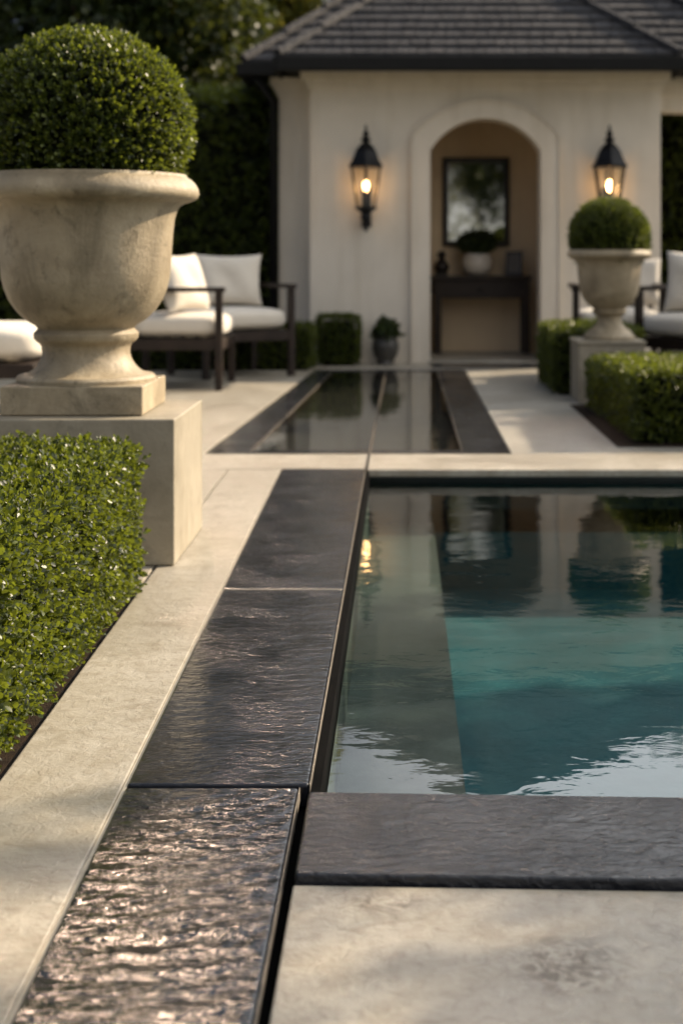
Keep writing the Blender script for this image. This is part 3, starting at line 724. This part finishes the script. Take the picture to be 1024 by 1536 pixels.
# wall lanterns ----------------------------------------------------
def lantern(x, label):
    L = thing('wall_lantern', label, 'lantern', (x, 13.8, 1.70), 0, 'wall lanterns by the arched doorway')
    c = (0, -.21, 0)
    b = MB().lathe([(.002, -.47), (.016, -.455), (.022, -.43), (.016, -.41), (.03, -.385), (.05, -.34), (.05, -.32), (.04, -.30), (.07, -.275), (.10, -.255), (.10, -.235)], 24, c)
    b.build('base', M['iron'], L, smooth=True, auto=40)
    b = MB().box(-.045, .045, -.022, -.001, -.42, -.05); b.tube([(0, -.02, -.36), (0, -.08, -.40), (0, -.15, -.38), (0, -.21, -.31)], .016, 10)
    b.tube([(0, -.02, -.12), (0, -.06, -.14), (0, -.07, -.20), (0, -.04, -.24)], .009, 8)
    b.build('bracket', M['iron'], L, smooth=True, auto=40)
    fr = MB(); rt, rb, zt, zb = .155, .092, .135, -.235
    for i in range(6):
        a = math.pi / 6 + i * math.pi / 3
        fr.tube([(c[0] + rb * math.cos(a), c[1] + rb * math.sin(a), zb), (c[0] + rt * math.cos(a), c[1] + rt * math.sin(a), zt)], .0085, 6)
    fr.lathe([(.150, .125), (.178, .13), (.178, .150), (.150, .155)], 6, c, phase=math.pi / 6)
    fr.build('frame', M['iron'], L)
    gl = MB().lathe([(.088, zb), (.151, .124)], 6, c, False, False, math.pi / 6); gl.build('pane', M['glass'], L)
    cap = MB().lathe([(.172, .151), (.150, .185), (.128, .23), (.112, .275), (.085, .315), (.055, .345), (.034, .36), (.03, .372)], 6, c, phase=math.pi / 6)
    cp_ = cap.build('cap', M['iron'], L, bevel=.003)
    MB().lathe([(.028, .365), (.045, .378), (.05, .392), (.03, .408), (.022, .425), (.034, .44), (.03, .455), (.014, .47), (.012, .5), (.004, .53)], 16, c).build('finial', M['iron'], cp_, smooth=True, auto=50)
    MB().lathe([(.03, -.232), (.03, -.225), (.017, -.22), (.017, -.10), (.012, -.095)], 12, c).build('candle_sleeve', M['iron'], L, smooth=True, auto=40)
    MB().lathe([(.010, -.094), (.018, -.075), (.025, -.045), (.022, -.015), (.010, .008), (.003, .016)], 16, c).build('bulb', M['bulb'], L, smooth=True)
    return L
lantern(-.336, 'lit black iron wall lantern left of the arched doorway')
lantern(1.92, 'lit black iron wall lantern behind the small box ball')

# inside the alcove --------------------------------------------------
T = thing('console_table', 'dark timber console table inside the arched doorway', 'table', (.80, 14.95, .023))
MB().box(-.53, .50, -.2, .2, .742, .785).build('tabletop', M['wood'], T, bevel=.006)
a = MB(); a.box(-.47, .44, -.165, -.14, .56, .7405); a.box(-.47, .44, .14, .165, .56, .7405); a.box(-.50, -.472, -.13, .13, .6, .7405); a.box(.442, .47, -.13, .13, .6, .7405)
ap = a.build('apron', M['wood'], T, bevel=.004)
MB().lathe([(.018, 0), (.018, .012), (.006, .02)], 12, (0, 0, 0)).build('knob', M['bronze'], ap).matrix_local = Matrix.Translation((-.02, -.166, .65)) @ Matrix.Rotation(R(90), 4, 'X')
for sx in (-.475, .415):
    for sy in (-.175, .105): MB().box(sx, sx + .07, sy, sy + .07, 0, .741).build('leg', M['wood'], T, bevel=.005)
mr = thing('wall_mirror', 'tall dark framed mirror hung above the console table', 'mirror', (.765, 15.205, 1.57))
f = MB(); w2, h2, t2 = .345, .46, .055
f.box(-w2, w2, -.03, 0, h2 - t2, h2); f.box(-w2, w2, -.03, 0, -h2, -h2 + t2); f.box(-w2, -w2 + t2, -.03, 0, -h2 + t2 + .001, h2 - t2 - .001); f.box(w2 - t2, w2, -.03, 0, -h2 + t2 + .001, h2 - t2 - .001)
f.build('frame', M['bronze'], mr, bevel=.006)
MB().box(-w2 + t2 - .003, w2 - t2 + .003, -.012, -.004, -h2 + t2 - .003, h2 - t2 + .003).build('mirror_glass', M['mirror'], mr)
def potted(name, label, loc, prof, mat, leaf_r, leaf_z, n, leaf, seed, lm='leaf_far', flat=.75):
    t = thing(name, label, 'potted plant', loc)
    MB().lathe(prof, 40).build('pot', M[mat], t, smooth=True, auto=40)
    rg = np.random.default_rng(seed); N = nz(rg.normal(0, 1, (n, 3))); P = N * rg.uniform(.25, 1, (n, 1)) ** .5 * np.array([leaf_r, leaf_r, leaf_r * flat]) + np.array([0, 0, leaf_z])
    P = P[P[:, 2] > leaf_z - leaf_r * .5]; N = N[:len(P)]
    link_mesh('foliage', fast_mesh('foliage', [sprigs(P, N, leaf, 6, rg, up=.5, jit=.5)]), M[lm], t)
    return t
potted('table_planter', 'dark leafy plant in a round white bowl on the console table', (.765, 14.93, .809),
       [(.07, 0), (.10, .012), (.142, .06), (.155, .12), (.148, .18), (.128, .225), (.118, .226), (.112, .20)], 'pot', .20, .33, 420, .04, 31, flat=.7)
sv = thing('dark_figurine', 'dark bronze figurine at the left end of the console table', 'figurine', (.40, 14.93, .809))
b = MB().box(-.07, .07, -.05, .05, 0, .03); b.lathe([(.05, .03), (.075, .06), (.08, .10), (.06, .14), (.035, .16), (.03, .175), (.044, .195), (.048, .215), (.04, .24), (.016, .255)], 20)
b.build('body', M['bronze'], sv, smooth=True, auto=50)
pf = thing('photo_frame', 'small dark photo frame leaning at the right end of the console table', 'picture frame', (1.135, 14.95, .811), R(-12))
f = MB(); f.add([], [])
def tilt(o): o.rotation_euler = (R(-14), 0, 0); return o
f = MB().box(-.085, .085, -.012, 0, 0, .022).box(-.085, .085, -.012, 0, .228, .25).box(-.085, -.063, -.012, 0, .0225, .2275).box(.063, .085, -.012, 0, .0225, .2275)
tilt(f.build('frame', M['bronze'], pf)); tilt(MB().box(-.064, .064, -.008, -.002, .021, .229).build('print', M['page'], pf))
MB().add([(-.03, .002, .0), (.03, .002, .0), (.03, .13, 0), (-.03, .13, 0), (-.03, .045, .2), (.03, .045, .2)], [(0, 1, 5, 4), (1, 2, 5), (2, 3, 4, 5), (3, 0, 4), (3, 2, 1, 0)]).build('stand', M['bronze'], pf)

potted('wall_planter', 'small dark planter with a spiky succulent at the foot of the wall', (-.155, 13.60, .003),
       [(.07, 0), (.085, .01), (.075, .03), (.105, .08), (.125, .15), (.122, .20), (.105, .235), (.112, .255), (.118, .262), (.10, .262), (.095, .24)], 'pot_dark', .115, .30, 170, .06, 32, flat=.8)

# ------------------------------------------------------------------ garden seats (front edge towards -Y in their own frame)
SEATS = 'dark timber lounge seats with cream cushions'
def lounge(label, loc, rz, arms=(True, True), W=.86, D=.74, pad=.19):
    t = thing('lounge_chair', label, 'chair', loc, rz, SEATS); hw, hd = W / 2, D / 2
    L = .055
    for i, (sx, sy) in enumerate(((-1, -1), (1, -1), (-1, 1), (1, 1))):
        zt = .385 if not arms[0 if sx < 0 else 1] or sy > 0 else .735
        x = sx * (hw - L / 2); y = sy * (hd - L / 2)
        MB().box(x - L / 2, x + L / 2, y - L / 2, y + L / 2, 0, zt).build('leg', M['wood'], t, bevel=.005)
    r = MB(); e = .004
    r.box(-hw + L + .001, hw - L - .001, -hd + e, -hd + .04, .30, .384); r.box(-hw + L + .001, hw - L - .001, hd - .04, hd - e, .30, .384)
    r.box(-hw + e, -hw + .04, -hd + L + .001, hd - L - .001, .30, .384); r.box(hw - .04, hw - e, -hd + L + .001, hd - L - .001, .30, .384)
    for k in range(6):
        y = -hd + .09 + k * (D - .18) / 5; r.box(-hw + .042, hw - .042, y - .03, y + .03, .36, .3835)
    r.build('frame', M['wood'], t, bevel=.004)
    for s_, on in ((-1, arms[0]), (1, arms[1])):
        if on:
            x = s_ * (hw - L / 2)
            MB().box(x - .035, x + .035, -hd - .02, hd, .7355, .772).build('arm', M['wood'], t, bevel=.008)
    bk = MB()
    if any(arms):
        for x in np.linspace(-hw + .06, hw - .06, 5): bk.box(x - .02, x + .02, hd - .035, hd - .012, .386, .70)
        bk.box(-hw + .02, hw - .02, hd - .045, hd - .002, .7005, .7345)
        bk.build('backrest', M['wood'], t, bevel=.004)
    c = cushion_mesh(W - .05 - (.0 if not any(arms) else .02), D - .0, pad).build('seat_cushion', M['fabric'], t, smooth=True); c.location = (0, -.015, .385)
    return t
def pillow(label, loc, rz, tilt_, w=.52, h=.47, t=.17, seed=0, mat='fabric', cat='pillow'):
    o = pillow_mesh(w, h, t, 22, seed).build('pillow', M[mat], None, smooth=True)
    o.rotation_mode = 'XYZ'; o.location = loc; o.rotation_euler = (Matrix.Rotation(rz, 3, 'Z') @ Matrix.Rotation(tilt_, 3, 'X')).to_euler()
    return tag(o, label, cat, 'cream pillows on the lounge seats')
lounge('lounge chair turned to the channel, beside the large urn', (-1.71, 11.35, .002), R(90), (True, False), .86, .74)
pillow('cream pillow seen edge on in the chair beside the large urn', (-1.62, 11.2, .585), R(66), R(-17), .56, .46, .18, 1)
lounge('lounge chair with one upright pillow, in front of the low hedge', (-1.45, 12.40, .002), R(33), (False, True), .84, .74)
pillow('cream square pillow facing the pool, left of the house corner', (-1.49, 12.56, .58), R(8), R(-13), .58, .455, .17, 2)
lounge('armless lounge seat at the left edge behind the large urn', (-2.52, 8.85, .002), R(90), (False, False), .98, .84, .22)
pillow('cream pillow on the armless seat at the left edge', (-2.60, 8.75, .605), R(72), R(-20), .5, .42, .17, 3)
lounge('lounge chair half hidden behind the small urn', (1.80, 12.35, .002), R(-4), (True, True), .76, .74)
pillow('stone coloured pillow dim behind the small urn', (1.96, 12.55, .58), R(-6), R(-13), .52, .42, .15, 4, 'fabric_grey')
lounge('lounge chair cut off by the right edge behind the hedge', (2.32, 11.2, .002), R(-64), (True, True), .84, .74)
pillow('cream pillow at the right edge above the hedge', (2.24, 11.16, .58), R(-25), R(-14), .52, .48, .17, 5)

# ------------------------------------------------------------------ trees and tall planting behind
hedge('tall_hedge', 'tall dark clipped hedge behind the left lounge chairs', -7.5, -1.27, 14.7, 15.6, 2.65, .055, 520, 'tall hedges', 'trf', 6, .05, .08, 12, simple=True)
hedge('tall_hedge', 'tall dark clipped hedge beyond the right side of the house', 2.50, 8.0, 15.6, 16.6, 2.7, .055, 420, 'tall hedges', 'tlf', 6, .05, .08, 13, simple=True)
BT = 'trees behind the house'
TD = 'dark dense tree rising behind the tall hedge, far left'
tree('garden_tree', TD, -6.4, 18.5, 11, 5.6, (2.5, 2.2, 5.0), 11000, .13, 41, group=BT)
tree('garden_tree', 'dark dense tree over the left lounge chairs', -3.3, 18.3, 8, 4.4, (2.0, 2.0, 2.6), 10000, .13, 42, group=BT)
tree('garden_tree', 'golden backlit tree glowing past the roof corner', -1.9, 21.6, 9, 4.9, (1.2, 1.6, 3.6), 8000, .12, 43, 'leaf_gold', BT)
tree('garden_tree', 'tall tree hidden behind the middle of the roof', 1.6, 22.5, 7, 4.2, (2.2, 2.0, 2.2), 6500, .13, 44, group=BT)
tree('garden_tree', 'tall tree behind the right end of the roof', 4.9, 22.0, 7, 4.1, (2.0, 2.0, 2.2), 6500, .13, 45, group=BT)
tree('garden_tree', 'dark tree at the far left behind the armless seat', -7.5, 14.5, 8, 4.3, (2.0, 2.0, 2.8), 7000, .13, 46, group=BT)
# garden trees outside the frame: they dapple the terrace and stand in the mirror
GT = 'out-of-frame garden trees around the pool'
tree('shade_tree', 'out-of-frame shade tree to the right of the terrace', 7.6, 13.4, 7, 3.4, (2.1, 2.4, 1.7), 2800, .12, 51, group=GT, clusters=26)
tree('shade_tree', 'out-of-frame shade tree beside the right of the pool', 6.7, 5.0, 7, 4.0, (1.8, 1.7, 2.0), 2000, .12, 52, group=GT, clusters=30)
tree('shade_tree', 'small out-of-frame open crowned tree beyond the right side of the pool', 7.3, 7.9, 5.2, 4.0, (1.3, 1.45, .8), 2600, .11, 55, group=GT, clusters=24, trunk=.09)
tree('shade_tree', 'dark tree standing behind the viewpoint', 3.4, -10, 9, 4.4, (2.1, 1.5, 4.2), 8500, .13, 53, group=GT, clusters=36)
tree('shade_tree', 'light leafed tree far behind the viewpoint', .9, -17, 9, 4.8, (2.6, 2.0, 4.6), 6500, .14, 54, 'leaf_gold', group=GT, clusters=30)
